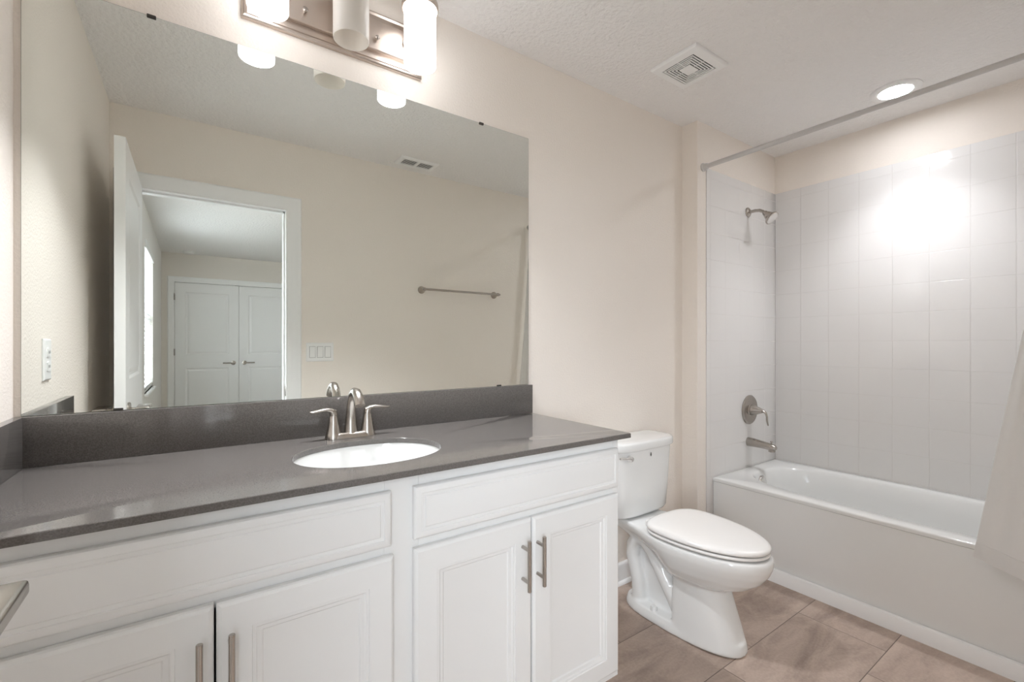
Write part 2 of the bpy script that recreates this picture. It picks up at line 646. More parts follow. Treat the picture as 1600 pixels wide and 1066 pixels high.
def lever_set(parent, fx, s):
    """lever on the face x = fx pointing in +x when s = 1"""
    hy, hz = LY + 0.711 - 0.066, 0.934
    h = MB().lathe([(0.031, 0.0005), (0.031, 0.007), (0.027, 0.010), (0.012, 0.011), (0.0095, 0.014), (0.0095, 0.048)], (fx, hy, hz), (s, 0, 0))
    h.box(min(fx + s * 0.024, fx + s * 0.072), max(fx + s * 0.024, fx + s * 0.072), hy - 0.112, hy + 0.014, hz - 0.008, hz + 0.010, 0.005, 3)
    build('door_handle', h, M['nickel'], parent, label='brushed nickel lever')


lever_set(door1, LX + 0.035, 1)
lever_set(door1, LX, -1)
for z in (0.25, 1.05, 1.83):
    build('hinge', MB().lathe([(0.006, 0), (0.006, 0.09)], (LX - 0.0065, LY - 0.0005, z), (0, 0, 1), 16), M['nickel'], door1)

# ------------------------------------------------------------------ bedroom seen through the doorway
struct('floor_bedroom', MB().box(-0.2, BX + 0.1, YE - 0.1, YB, -0.1, 0), M['carpet'], smooth=False)
struct('ceiling_bedroom', MB().box(-0.2, BX + 0.1, YE - 0.1, YB, H, H + 0.1), M['ceiling'], smooth=False)
WY0, WY1, WZ0, WZ1 = -4.56, -3.55, 0.76, 2.13
b = MB()
VY0, VY1 = -2.95, -1.78  # opening for the added, unseen window
b.box(-0.13, 0.0, VY1, YB, 0, H).box(-0.13, 0.0, WY1, VY0, 0, H).box(-0.13, 0.0, YE, WY0, 0, H)
for ya_, yb_ in ((WY0, WY1), (VY0, VY1)):
    b.box(-0.13, 0, ya_, yb_, 0, WZ0).box(-0.13, 0, ya_, yb_, WZ1, H)
struct('wall_bedroom_left', b, M['bed_wall_left'], smooth=False)
CX0, CX1, CZ = 0.143, 1.632, 2.045
b = MB()
b.box(-0.13, CX0 - 0.02, YE - 0.1, YE, 0, H).box(CX1 + 0.02, BX, YE - 0.1, YE, 0, H).box(CX0 - 0.02, CX1 + 0.02, YE - 0.1, YE, CZ + 0.02, H)
b.box(CX0 - 0.02, CX1 + 0.02, YE - 0.1, YE - 0.08, 0, CZ + 0.02)
struct('wall_bedroom_far', b, M['bed_wall'], smooth=False)
struct('wall_bedroom_right', MB().box(BX, BX + 0.1, YE, YB, 0, H), M['bed_wall_left'], smooth=False)
struct('wall_bedroom_near', MB().box(XR + 0.1, BX, YB, YB + 0.1, 0, H), M['bed_wall_left'], smooth=False)


def window(name, xa, xb, y0, y1, z0, z1, inner, rails=1):
    f = MB()
    w = 0.045
    f.box(xa, xb, y0, y0 + w, z0, z1).box(xa, xb, y1 - w, y1, z0, z1).box(xa, xb, y0 + w, y1 - w, z0, z0 + w).box(xa, xb, y0 + w, y1 - w, z1 - w, z1)
    for k in range(1, rails + 1):
        zz = z0 + (z1 - z0) * k / (rails + 1)
        f.box(xa + 0.005, xb - 0.005, y0 + w, y1 - w, zz - 0.025, zz + 0.025)
    o = struct(name, f, M['trim'], smooth=False)
    xm = (xa + xb) / 2
    build('window_pane', MB().box(xm - 0.002, xm + 0.002, y0 + w, y1 - w, z0 + w, z1 - w), M['glass'], o, smooth=False)
    return o


w1 = window('window_1', -0.125, -0.075, WY0, WY1, WZ0, WZ1, 0)
build('window_sill', MB().box(-0.074, 0.028, WY0 - 0.03, WY1 + 0.03, WZ0 - 0.02, WZ0, 0.004), M['trim'], w1)
w3 = window('window_added', -0.125, -0.075, VY0, VY1, WZ0, WZ1, 0)  # added unseen window, lets daylight in as front fill for the bathroom
build('window_sill', MB().box(-0.074, 0.028, VY0 - 0.03, VY1 + 0.03, WZ0 - 0.02, WZ0, 0.004), M['trim'], w3)
portal((-0.129, (VY0 + VY1) / 2, (WZ0 + WZ1) / 2), (0, -PI / 2, 0), WZ1 - WZ0, VY1 - VY0)
portal((-0.129, (WY0 + WY1) / 2, (WZ0 + WZ1) / 2), (0, -PI / 2, 0), WZ1 - WZ0, WY1 - WY0)

bl = thing('window_blind', 'white slatted blind in the bedroom window, seen in the mirror beside the open door', 'blind', (-0.035, (WY0 + WY1) / 2, WZ0))
build('headrail', MB().box(-0.066, 0.012, WY0 + 0.004, WY1 - 0.004, WZ1 - 0.075, WZ1 - 0.002, 0.004), M['blind'], bl)
s = MB()
zz = WZ0 + 0.035
while zz < WZ1 - 0.085:
    ca, sa = 0.024 * math.cos(0.42), 0.024 * math.sin(0.42)
    xm = -0.033
    s.loft([[(xm - ca, y, zz - sa), (xm + ca, y, zz + sa), (xm + ca, y, zz + sa + 0.0025), (xm - ca, y, zz - sa + 0.0025)] for y in (WY0 + 0.008, WY1 - 0.008)])
    zz += 0.043
build('slats', s, M['blind'], bl, smooth=False)
build('bottom_rail', MB().box(-0.058, -0.008, WY0 + 0.008, WY1 - 0.008, WZ0 + 0.004, WZ0 + 0.020, 0.003), M['blind'], bl)

# closet doors on the far wall
b = MB()
case_path(b, YE, 1, CX0 - 0.002, CX1 + 0.002, CZ)
b.box(CX0 - 0.018, CX0 - 0.002, YE - 0.07, YE, 0, CZ).box(CX1 + 0.002, CX1 + 0.018, YE - 0.07, YE, 0, CZ).box(CX0 - 0.002, CX1 + 0.002, YE - 0.07, YE, CZ, CZ + 0.016)
cf = struct('closet_frame', b, M['trim'], angle=30)
for k, x0 in ((2, CX0 + 0.002), (3, (CX0 + CX1) / 2 + 0.002)):
    w = (CX1 - CX0) / 2 - 0.004
    b = MB()
    door_leaf(b, w, CZ - 0.017, 0.035, lambda u, d, z: (x0 + u, YE - 0.040 + d, z + 0.012))
    dr = struct('door_%d' % k, b, M['trim'], smooth=False)
    s = 1 if k == 3 else -1
    hx = (CX0 + CX1) / 2 + s * 0.068
    h = MB().lathe([(0.030, 0.0005), (0.030, 0.008), (0.012, 0.011), (0.010, 0.05)], (hx, YE - 0.005, 0.935), (0, 1, 0))
    h.tube([(hx - s * 0.012 + s * 0.14 * t / 6, YE + 0.047, 0.935) for t in range(7)], [(0.008, 0.009)] * 7, 14)
    build('door_handle', h, M['nickel'], dr, label='brushed nickel lever')
    for z in (0.25, 1.05, 1.80):
        hh = MB().lathe([(0.007, 0), (0.007, 0.09)], ((CX0 - 0.002 if k == 2 else CX1 + 0.002), YE + 0.004, z), (0, 0, 1), 12)
        build('hinge', hh, M['nickel'], dr)
    bc = MB().box(hx - s * 0.04 - 0.02, hx - s * 0.04 + 0.02, YE - 0.030, YE - 0.012, CZ - 0.0045, CZ - 0.0005)
    build('ball_catch', bc, M['bronze'], dr)

o = build('smoke_detector', MB().lathe([(0.066, 0.001), (0.066, -0.010), (0.058, -0.014), (0.054, -0.030), (0.040, -0.036), (0.0, -0.037)], (0.30, -5.88, H)), M['plastic'])
tag(o, 'round white smoke detector on the bedroom ceiling near the far wall', 'smoke detector')

fx, fy = 1.88, -4.42
fan = thing('ceiling_fan', 'dark ceiling fan whose blade tip shows in the mirrored doorway', 'ceiling fan', (fx, fy, H - 0.35))
build('downrod', MB().lathe([(0.065, -0.0005), (0.060, -0.03), (0.014, -0.06), (0.012, -0.14)], (fx, fy, H)), M['bronze'], fan)
build('motor', MB().lathe([(0.03, -0.13), (0.10, -0.15), (0.11, -0.20), (0.09, -0.25), (0.05, -0.28), (0.0, -0.285)], (fx, fy, H)), M['bronze'], fan)
for k in range(5):
    a = math.radians(204) + k * 2 * PI / 5
    d = Vector((math.cos(a), math.sin(a), 0))
    n = Vector((-d.y, d.x, 0))
    rings = []
    for r, hw in ((0.09, 0.02), (0.16, 0.05), (0.3, 0.062), (0.6, 0.068), (0.675, 0.06)):
        c = Vector((fx, fy, H - 0.205)) + d * r
        tlt = Vector((0, 0, 0.012))
        rings.append([c - n * hw - tlt, c + n * hw + tlt, c + n * hw + tlt + Vector((0, 0, 0.006)), c - n * hw - tlt + Vector((0, 0, 0.006))])
    build('blade', MB().loft(rings), M['fan'], fan)

# ================================================================== VANITY
YFR = -0.529          # cabinet face frame
YD = -0.549           # door faces
ZCAB = ZC - 0.016


def door_prof():
    return [(0, 0.0185), (0, 0.007), (0.0025, 0.0035), (0.008, 0.0), (0.058, 0.0), (0.0595, 0.0025), (0.065, 0.003),
            (0.068, 0.0055), (0.076, 0.0075), (0.079, 0.0105), (0.081, 0.011)]


def drawer_prof():
    return [(0, 0.0185), (0, 0.007), (0.003, 0.003), (0.008, 0.001), (0.017, 0.0), (0.0185, 0.0025), (0.026, 0.003), (0.028, 0.0005), (0.031, 0.0)]


t = thing('vanity_cabinet', 'white four-door vanity cabinet under the grey worktop', 'cabinet', (0.753, YFR / 2, 0))
b = MB()
# open carcass: sides notched at the toe, back, bottom, then the face frame
CX_0, CX_1 = 0.002, 1.5035
for xa, xb in ((CX_0, CX_0 + 0.016), (CX_1 - 0.016, CX_1)):
    pts = [(-0.003, 0.0), (-0.462, 0.0), (-0.462, 0.106), (YFR + 0.019, 0.106), (YFR + 0.019, ZCAB - 0.001), (-0.003, ZCAB - 0.001)]
    b.loft([[(xa, y, z) for y, z in pts], [(xb, y, z) for y, z in pts]])
b.box(CX_0 + 0.016, CX_1 - 0.016, -0.010, -0.003, 0.106, ZCAB - 0.001)
b.box(CX_0 + 0.016, CX_1 - 0.016, YFR + 0.019, -0.010, 0.106, 0.122)
build('carcass', b, M['cabinet'], t, smooth=False)
f = MB()
ya, yb = YFR, YFR + 0.019
f.box(CX_0, 0.048, ya, yb, 0.106, ZCAB - 0.001).box(0.713, 0.7975, ya, yb, 0.106, ZCAB - 0.001).box(1.477, CX_1, ya, yb, 0.106, ZCAB - 0.001)
for xa, xb in ((0.0485, 0.7125), (0.7983, 1.4765)):
    f.box(xa, xb, ya, yb, 0.850, ZCAB - 0.001).box(xa, xb, ya, yb, 0.700, 0.747).box(xa, xb, ya, yb, 0.106, 0.152)
build('face_frame', f, M['cabinet'], t, smooth=False)
build('toe_kick', MB().box(CX_0 + 0.016, CX_1 - 0.016, -0.462, -0.446, 0, 0.106), M['cabinet'], t, smooth=False)
for xa, xb in ((0.036, 0.725), (0.781, 1.489)):
    build('drawer_front', MB().panel(xa, xb, 0.735, 0.862, YD, drawer_prof()), M['cabinet'], t, angle=20)
for a, c, px in ((0.036, 0.3818, 0.359), (0.3858, 0.731, 0.4085), (0.781, 1.1308, 1.097), (1.1348, 1.489, 1.149)):
    d = build('door', MB().panel(a, c, 0.135, 0.713, YD, door_prof()), M['cabinet'], t, angle=20)
    p = MB().lathe([(0.0048, 0), (0.0056, 0.0008), (0.0056, 0.1372), (0.0048, 0.138)], (px, YD - 0.032, 0.5285), (0, 0, 1), 24)
    for z in (0.5525, 0.6405):
        p.lathe([(0.0048, -0.0002), (0.0048, 0.030)], (px, YD, z), (0, -1, 0), 16)
    build('handle', p, M['nickel'], d, label='brushed nickel bar pull')

# worktop with an oval hole, back and side splash
top = thing('vanity_worktop', 'dark grey speckled quartz worktop with backsplash on the white cabinets', 'worktop', (0.77, -0.277, ZCAB))
SX, SY, SA, SB = 0.752, -0.310, 0.197, 0.155
X0, X1, Y0, Y1 = 0.0005, 1.540, -0.5537, -0.0005
angs = [2 * PI * k / 120 for k in range(120)]
for cx_, cy_ in ((X0, Y0), (X0, Y1), (X1, Y0), (X1, Y1)):
    angs.append(math.atan2(cy_ - SY, cx_ - SX) % (2 * PI))
angs = sorted(set(round(a, 6) for a in angs))


def rect_hit(x0, x1, y0, y1, cx, cy, a):
    c, s = math.cos(a), math.sin(a)
    t = 1e9
    if c > 1e-9: t = min(t, (x1 - cx) / c)
    if c < -1e-9: t = min(t, (x0 - cx) / c)
    if s > 1e-9: t = min(t, (y1 - cy) / s)
    if s < -1e-9: t = min(t, (y0 - cy) / s)
    return cx + c * t, cy + s * t


def ell_hit(cx, cy, a, b, ang, n=2.15):
    c, s = math.cos(ang), math.sin(ang)
    r = (abs(c / a) ** n + abs(s / b) ** n) ** (-1 / n)
    return cx + c * r, cy + s * r


def R(i, z): return [rect_hit(X0 + i, X1 - i, Y0 + i, Y1 - i, SX, SY, a) + (z,) for a in angs]
def EL(i, z): return [ell_hit(SX, SY, SA + i, SB + i, a) + (z,) for a in angs]


b = MB().loft([EL(0, ZC - 0.0012), EL(0, ZCAB), R(0.0006, ZCAB), R(0, ZCAB + 0.0006), R(0, ZC - 0.0015), R(0.0015, ZC), EL(0.0012, ZC)], loop=True)
build('slab', b, M['quartz'], top, angle=30)
build('backsplash', MB().box(0.0005, 1.540, -0.020, -0.0005, ZC + 0.0003, 1.0282, 0.001), M['quartz'], top)
build('side_splash', MB().box(0.0005, 0.020, -0.5537, -0.0203, ZC + 0.0003, 1.0282, 0.001), M['quartz'], top)

sink = thing('sink', 'white oval undermount sink set in the dark grey worktop', 'sink', (SX, SY, 0.742))
rings = []
for f, z in ((1.10, 0.8908), (1.02, 0.8908), (1.012, 0.887), (0.99, 0.872), (0.955, 0.845), (0.885, 0.805), (0.76, 0.772), (0.56, 0.756), (0.32, 0.7495), (0.11, 0.747)):
    rings.append([ell_hit(SX, SY, SA * f, SB * f, a, 2.1) + (z,) for a in angs])
for f, z in ((0.11, 0.742), (0.34, 0.743), (0.60, 0.748), (0.82, 0.766), (0.95, 0.800), (1.02, 0.845), (1.05, 0.872), (1.06, 0.881), (1.10, 0.881)):
    rings.append([ell_hit(SX, SY, SA * f, SB * f, a, 2.1) + (z,) for a in angs])
build('basin', MB().loft(rings, loop=True), M['porcelain'], sink, angle=50)
build('drain', MB().lathe([(0.021, 0.7425), (0.021, 0.7478), (0.017, 0.7486), (0.0, 0.7490)], (SX, SY, 0)), M['chrome'], sink, label='chrome drain')

# faucet
FXC, FY = 0.760, -0.086
fct = thing('faucet', 'brushed nickel two-handle faucet behind the oval sink', 'faucet', (FXC, FY, ZC))
b = MB()
def stadium(hx, hy, z, n=3.2): return outline(FXC, FY + hy, FY - hy, hx, z, n, n, n=48)
b.loft([stadium(0.0760, 0.0270, ZC + 0.0003), stadium(0.0760, 0.0270, ZC + 0.004), stadium(0.0735, 0.0250, ZC + 0.010), stadium(0.070, 0.021, ZC + 0.016), stadium(0.066, 0.016, ZC + 0.0185)])
build('base_plate', b, M['nickel'], fct)
for s in (-1, 1):
    hx = FXC + s * 0.0525
    b = MB().lathe([(0.0255, 0.0006), (0.0255, 0.004), (0.0225, 0.016), (0.0205, 0.022), (0.0150, 0.052), (0.0125, 0.070), (0.0118, 0.0715), (0.0118, 0.0735)], (hx, FY, ZC))
    hb = build('handle_body', b, M['nickel'], fct)
    path = [(0.0, 0.0735), (0.0015, 0.083), (0.009, 0.0895), (0.022, 0.0925), (0.038, 0.0915), (0.054, 0.089), (0.066, 0.0885), (0.071, 0.089)]
    rad = [(0.0125, 0.0125), (0.0128, 0.0125), (0.0105, 0.0075), (0.0088, 0.0058), (0.0088, 0.0052), (0.0092, 0.0046), (0.0075, 0.0034), (0.003, 0.0016)]
    build('lever', MB().tube([(hx + s * a, FY - 0.10 * a, ZC + z) for a, z in path], rad, 18, up=(s * -1, 0, 0)), M['nickel'], hb)
path = [(0.0, 0.012), (0.0005, 0.030), (0.001, 0.058), (-0.003, 0.090), (-0.011, 0.116), (-0.024, 0.136), (-0.043, 0.147), (-0.062, 0.146), (-0.079, 0.136), (-0.091, 0.122), (-0.097, 0.110)]
rad = [0.0225, 0.0195, 0.0165, 0.0145, 0.0138, 0.0135, 0.0135, 0.0138, 0.0146, 0.0156, 0.0158]
build('spout', MB().tube([(FXC, FY + y, ZC + z) for y, z in path], rad, 22, up=(1, 0, 0)), M['nickel'], fct)

# ------------------------------------------------------------------ mirror
MX0, MX1, MZ0, MZ1 = 0.0135, 1.5303, 1.0290, 2.0855
mir = thing('wall_mirror', 'large frameless mirror on the wall above the vanity', 'mirror', ((MX0 + MX1) / 2, -0.002, MZ0))
build('backing', MB().box(MX0, MX1, -0.0036, -0.0004, MZ0, MZ1), M['mirror_edge'], mir, smooth=False)
b = MB()
b.panel(MX0 + 0.0006, MX1 - 0.0006, MZ0 + 0.0006, MZ1 - 0.0006, -0.0040, [(0, 0.0003), (0, 0.0)])
build('glass', b, M['mirror'], mir, smooth=False)
for x, z, s in ((0.258, MZ1, 1), (1.293, MZ1, 1), (0.190, MZ0, -1), (1.378, MZ0, -1)):
    c = MB()
    c.box(x - 0.010, x + 0.010, -0.0075, -0.0042, z - 0.0065 if s > 0 else z + 0.0002, z + 0.0025 if s > 0 else z + 0.006, 0.0015)
    build('clip', c, M['bronze'], mir, label='small dark mirror clip')

# ------------------------------------------------------------------ vanity light
vl = thing('vanity_light', 'brushed nickel three-lamp wall light above the mirror', 'wall light', (0.748, 0, 2.255))
PX0, PX1, PZ0, PZ1 = 0.466, 1.033, 2.168, 2.345
build('backplate', MB().panel(PX0, PX1, PZ0, PZ1, -0.0185, [(0, 0.018), (0, 0.006), (0.003, 0.002), (0.008, 0.0), (0.013, 0.003), (0.014, 0.004)]), M['nickel_plate'], vl, angle=25)
build('raised_panel', MB().panel(PX0 + 0.036, PX1 - 0.036, PZ0 + 0.036, PZ1 - 0.036, -0.0300, [(0, 0.0153), (0, 0.003), (0.003, 0.0), (0.006, 0.0)]), M['nickel_plate'], vl, angle=25)
for x in (0.635, 0.861):
    build('screw', MB().lathe([(0.0045, -0.0303), (0.0045, -0.036), (0.0075, -0.038), (0.0078, -0.044), (0.005, -0.0475), (0.0, -0.048)], (x, 0, 2.240), (0, 1, 0), 20), M['nickel'], vl)
LYL = -0.138
for k, x in enumerate((0.520, 0.747, 0.973)):
    arm = MB().tube([(x, -0.0302, 2.262), (x, -0.050, 2.264), (x, -0.066, 2.276), (x, -0.072, 2.30), (x, -0.075, 2.365), (x, -0.085, 2.392), (x, -0.105, 2.402),
                     (x, -0.125, 2.396), (x, LYL, 2.384), (x, LYL, 2.364)], 0.0078, 16, up=(1, 0, 0))
    arm.lathe([(0.020, -0.0302), (0.019, -0.038), (0.010, -0.040)], (x, 0, 2.262), (0, 1, 0), 24)
    build('arm', arm, M['nickel_plate'], vl)
    cp = MB().ringlathe([(0.010, 2.366), (0.022, 2.365), (0.045, 2.356), (0.0575, 2.346), (0.0605, 2.338), (0.0605, 2.322), (0.0575, 2.320), (0.0560, 2.326), (0.0540, 2.336), (0.043, 2.344), (0.010, 2.350)], (x, LYL, 0))
    cap = build('lamp_cap', cp, M['nickel_plate'], vl)
    lit = k != 1
    sh = MB().ringlathe([(0.0525, 2.1355), (0.0527, 2.137), (0.0527, 2.334), (0.0495, 2.334), (0.0495, 2.137), (0.0505, 2.134), (0.0518, 2.134)], (x, LYL, 0), n=48)
    build('lamp_shade', sh, M['shade_lit'] if lit else M['frosted'], vl, label='glowing frosted glass cylinder' if lit else 'unlit frosted glass cylinder in the middle')
    bb = MB().lathe([(0.013, 2.345), (0.013, 2.315), (0.020, 2.300), (0.028, 2.277), (0.029, 2.260), (0.024, 2.241), (0.012, 2.231), (0.0, 2.229)], (x, LYL, 0), n=24)
    build('bulb', bb, M['shade_lit'] if lit else M['bulb'], vl)
    if lit:
        sp = bpy.data.lights.new('bulb_light', 'SPOT')
        sp.energy = BULB_WATT
        sp.color = (0.975, 0.995, 1.04)
        sp.shadow_soft_size = 0.020
        sp.spot_size = math.radians(108)
        sp.spot_blend = 0.75
        so_ = bpy.data.objects.new('bulb_light', sp)
        COL.objects.link(so_)
        so_.location = (x, LYL, 2.152)
        so_.rotation_euler = (-math.radians(6), 0, 0)

# ------------------------------------------------------------------ ceiling pieces
ex = thing('exhaust_fan_grille', 'square white exhaust grille of nested slots on the ceiling above the toilet', 'vent', (2.153, -0.360, H - 0.02))
b = MB()
g0, g1, h0, h1 = 2.033, 2.273, -0.473, -0.247
def gring(i0, i1, z0, z1):
    rr = []
    for i, z in ((i0, z0), (i1, z0), (i1, z1), (i0, z1)):
        rr.append([(g0 + i, h0 + i, z), (g1 - i, h0 + i, z), (g1 - i, h1 - i, z), (g0 + i, h1 - i, z)])
    b.loft(rr, loop=True)
rr = []
for i, z in ((0, H - 0.0005), (0, H - 0.010), (0.004, H - 0.015), (0.034, H - 0.019), (0.036, H - 0.018), (0.036, H - 0.0005)):
    rr.append([(g0 + i, h0 + i, z), (g1 - i, h0 + i, z), (g1 - i, h1 - i, z), (g0 + i, h1 - i, z)])
b.loft(rr, loop=True)
i = 0.041
while i < 0.085:
    gring(i, i + 0.0056, H - 0.019, H - 0.0165)
    i += 0.0112
b.box(g0 + i, g1 - i, h0 + i, h1 - i, H - 0.019, H - 0.0165)
for a, c in (((g0 + g1) / 2, (h0 + h1) / 2),):
    b.box(a - 0.002, a + 0.002, h0 + 0.036, h1 - 0.036, H - 0.0166, H - 0.014)
    b.box(g0 + 0.036, g1 - 0.036, c - 0.002, c + 0.002, H - 0.0166, H - 0.014)
build('grille', b, M['plastic'], ex, angle=25)
build('housing', MB().box(g0 + 0.036, g1 - 0.036, h0 + 0.036, h1 - 0.036, H - 0.0030, H - 0.0004), M['dark'], ex, smooth=False, label='near-black plate painted as the shade behind the slots')

dl = thing('recessed_light', 'glowing round recessed light in the ceiling above the bathtub', 'ceiling light', (3.148, -0.822, H - 0.012))
build('trim_ring', MB().ringlathe([(0.100, H - 0.0005), (0.100, H - 0.004), (0.095, H - 0.008), (0.078, H - 0.011), (0.0675, H - 0.009), (0.0655, H - 0.0005)], (3.148, -0.822, 0), n=64), M['plastic'], dl)
build('lens', MB().lathe([(0.0650, H - 0.0006), (0.0650, H - 0.0045), (0.050, H - 0.0060), (0.0, H - 0.0065)], (3.148, -0.822, 0), n=64), M['lens'], dl, label='bright white lens')

dsp = bpy.data.lights.new('downlight_beam', 'SPOT')
dsp.energy = DOWN_WATT
dsp.color = (0.975, 0.995, 1.04)
dsp.shadow_soft_size = 0.06
dsp.spot_size = math.radians(104)
dsp.spot_blend = 1.0
dso = bpy.data.objects.new('downlight_beam', dsp)
COL.objects.link(dso)
dso.location = (3.148, -0.822, H - 0.0075)

rg = thing('ceiling_register', 'white louvred air register on the ceiling above the towel bar', 'vent', (1.60, -1.360, H - 0.012))
b = MB()
r0, r1, q0, q1 = 1.466, 1.736, -1.432, -1.288
rr = []
for i, z in ((0, H - 0.0005), (0, H - 0.004), (0.012, H - 0.011), (0.030, H - 0.010), (0.030, H - 0.0005)):
    rr.append([(r0 + i, q0 + i, z), (r1 - i, q0 + i, z), (r1 - i, q1 - i, z), (r0 + i, q1 - i, z)])
b.loft(rr, loop=True)
xm = (r0 + r1) / 2
b.box(xm - 0.008, xm + 0.008, q0 + 0.03, q1 - 0.03, H - 0.010, H - 0.001)
y = q0 + 0.036
while y < q1 - 0.034:
    for xa, xb in ((r0 + 0.03, xm - 0.008), (xm + 0.008, r1 - 0.03)):
        b.loft([[(x, y + 0.0085, H - 0.0100), (x, y + 0.0085, H - 0.0085), (x, y, H - 0.0065), (x, y, H - 0.0080)] for x in (xa, xb)])
    y += 0.0155
build('louvres', b, M['plastic'], rg, angle=25)
build('duct', MB().box(r0 + 0.03, r1 - 0.03, q0 + 0.03, q1 - 0.03, H - 0.002, H - 0.0004), M['dark'], rg, smooth=False, label='near-black plate painted as the shade behind the louvres')

# ------------------------------------------------------------------ wall pieces seen in the mirror
def wall_plate_parts(root, conv, w, h):
    b = MB()
    rings = []
    for ins, d in ((0, 0.0004), (0, 0.003), (0.004, 0.006), (0.006, 0.0062)):
        rings.append([conv(u, d, v) for u, v in ((-w / 2 + ins, -h / 2 + ins), (w / 2 - ins, -h / 2 + ins), (w / 2 - ins, h / 2 - ins), (-w / 2 + ins, h / 2 - ins))])
    b.loft(rings)
    build('cover_plate', b, M['plastic'], root, angle=25)


sw = thing('light_switch', 'white three-gang rocker switch beside the door frame', 'switch', (1.0105, YF, 1.152))
cv = lambda u, d, v: (1.0105 + u, YF + d, 1.152 + v)
wall_plate_parts(sw, cv, 0.164, 0.118)
for k in (-1, 0, 1):
    b = MB()
    u0 = k * 0.046
    b.loft([[cv(u0 + u, 0.0063, v) for u, v in ((-0.0165, -0.0335), (0.0165, -0.0335), (0.0165, 0.0335), (-0.0165, 0.0335))],
            [cv(u0 + u, d, v) for u, d, v in ((-0.0165, 0.0075, -0.0335), (0.0165, 0.0075, -0.0335), (0.0165, 0.0115, 0.0335), (-0.0165, 0.0115, 0.0335))]])
    fr = MB()
    for i0, i1 in ((0.0168, 0.0182),):
        rr = [[cv(u0 + sx * i, d, sz * (i + 0.017)) for sx, sz in ((-1, -1), (1, -1), (1, 1), (-1, 1))] for i, d in ((i0, 0.0062), (i0, 0.0066), (i1, 0.0066), (i1, 0.0062))]
        fr.loft(rr, loop=True)
    rk = build('rocker', b, M['plastic'], sw, smooth=False)
    build('rocker_gap', fr, M['bronze'], rk, smooth=False)
for k in (-1, 0, 1):
    for s in (-1, 1):
        p = cv(k * 0.046, 0.0063, s * 0.048)
        build('screw', MB().lathe([(0.0032, 0), (0.003, 0.0012), (0, 0.0014)], p, (0, 1, 0), 12), M['plastic'], sw)

ol = thing('wall_outlet', 'white duplex outlet on the left wall above the side splash', 'outlet', (0, -0.293, 1.157))
cv2 = lambda u, d, v: (d, -0.293 + u, 1.157 + v)
wall_plate_parts(ol, cv2, 0.080, 0.120)
for s in (-1, 1):
    b = MB()
    b.loft([[cv2(u, d, s * 0.0205 + v) for u, v in ((-0.0165, -0.012), (0.0165, -0.012), (0.0165, 0.012), (0.009, 0.0155), (-0.009, 0.0155), (-0.0165, 0.012))] for d in (0.0063, 0.0085)])
    rc = build('receptacle', b, M['plastic'], ol, smooth=False)
    sl = MB()
    for u in (-0.006, 0.006):
        q = [cv2(u - 0.001, 0.0086, s * 0.0205 - 0.003), cv2(u + 0.001, 0.0090, s * 0.0205 + 0.005)]
        sl.box(q[0][0], q[1][0], q[0][1], q[1][1], q[0][2], q[1][2])
    build('slot', sl, M['dark'], rc, smooth=False)

tb = thing('towel_bar', 'brushed nickel towel bar on the wall facing the vanity', 'towel bar', (2.012, YF, 1.594))
TZ, TY = 1.594, YF + 0.062
build('bar', MB().lathe([(0.008, 0), (0.008, 0.622)], (1.701, TY, TZ), (1, 0, 0), 20), M['nickel'], tb)
for x, s in ((1.701, -1), (2.323, 1)):
    b = MB().lathe([(0.027, 0.0005), (0.027, 0.006), (0.022, 0.012), (0.013, 0.035), (0.0115, 0.052), (0.013, 0.062), (0.010, 0.072), (0, 0.074)], (x, YF, TZ), (0, 1, 0), 28)
    b.lathe([(0.0115, 0.0), (0.0105, 0.012), (0.004, 0.024), (0, 0.026)], (x, TY, TZ), (s, 0, 0), 20)
    build('post', b, M['nickel'], tb)

# ================================================================== TOILET
TX = 2.083
toilet = thing('toilet', 'white two-piece toilet with closed lid between the vanity and the bathtub', 'toilet', (TX, -0.38, 0))
b = MB()
# foot
b.loft([outline(TX, -0.112, -0.650, 0.118, 0.0005, 3.2, 2.3, 0.40), outline(TX, -0.112, -0.650, 0.118, 0.020, 3.2, 2.3, 0.40), outline(TX, -0.120, -0.644, 0.110, 0.046, 3.2, 2.3, 0.40)])
# pedestal front
ps = []
for z, yf, hw in ((0.01, -0.646, 0.112), (0.08, -0.625, 0.106), (0.16, -0.598, 0.100), (0.24, -0.570, 0.096), (0.33, -0.550, 0.094)):
    ps.append(outline(TX, -0.385, yf, hw, z, 7, 2.35, 0.25))
b.loft(ps)
# web behind it
b.box(TX - 0.046, TX + 0.046, -0.40, -0.135, 0.02, 0.37, 0.012)
# bowl and deck, one continuous rim
def bowl_ring(z, hw, yf, wb, yb, yc=-0.42):
    side = []
    for k in range(24):
        t = PI / 2 * k / 23
        side.append((hw * math.sin(t), yc - (yc - yf) * math.cos(t)))
    for k in range(1, 15):
        q = k / 14
        w = min(1, q * 1.15)
        w = w * w * (3 - 2 * w)
        side.append((hw + (wb - hw) * w, yc + (yb - 0.022 - yc) * q))
    for k in range(1, 6):
        t = PI / 2 * k / 5
        side.append((wb - 0.022 + 0.022 * math.cos(t), yb - 0.022 + 0.022 * math.sin(t)))
    return [(TX + x, y, z) for x, y in side] + [(TX - x, y, z) for x, y in side[:0:-1]]


b.loft([bowl_ring(*q) for q in ((0.205, 0.055, -0.53, 0.045, -0.30), (0.235, 0.100, -0.600, 0.055, -0.27), (0.265, 0.135, -0.662, 0.065, -0.24), (0.300, 0.156, -0.706, 0.078, -0.19),
                                (0.335, 0.169, -0.732, 0.094, -0.12), (0.365, 0.178, -0.744, 0.114, -0.055), (0.388, 0.180, -0.746, 0.120, -0.045), (0.400, 0.176, -0.742, 0.117, -0.048))])
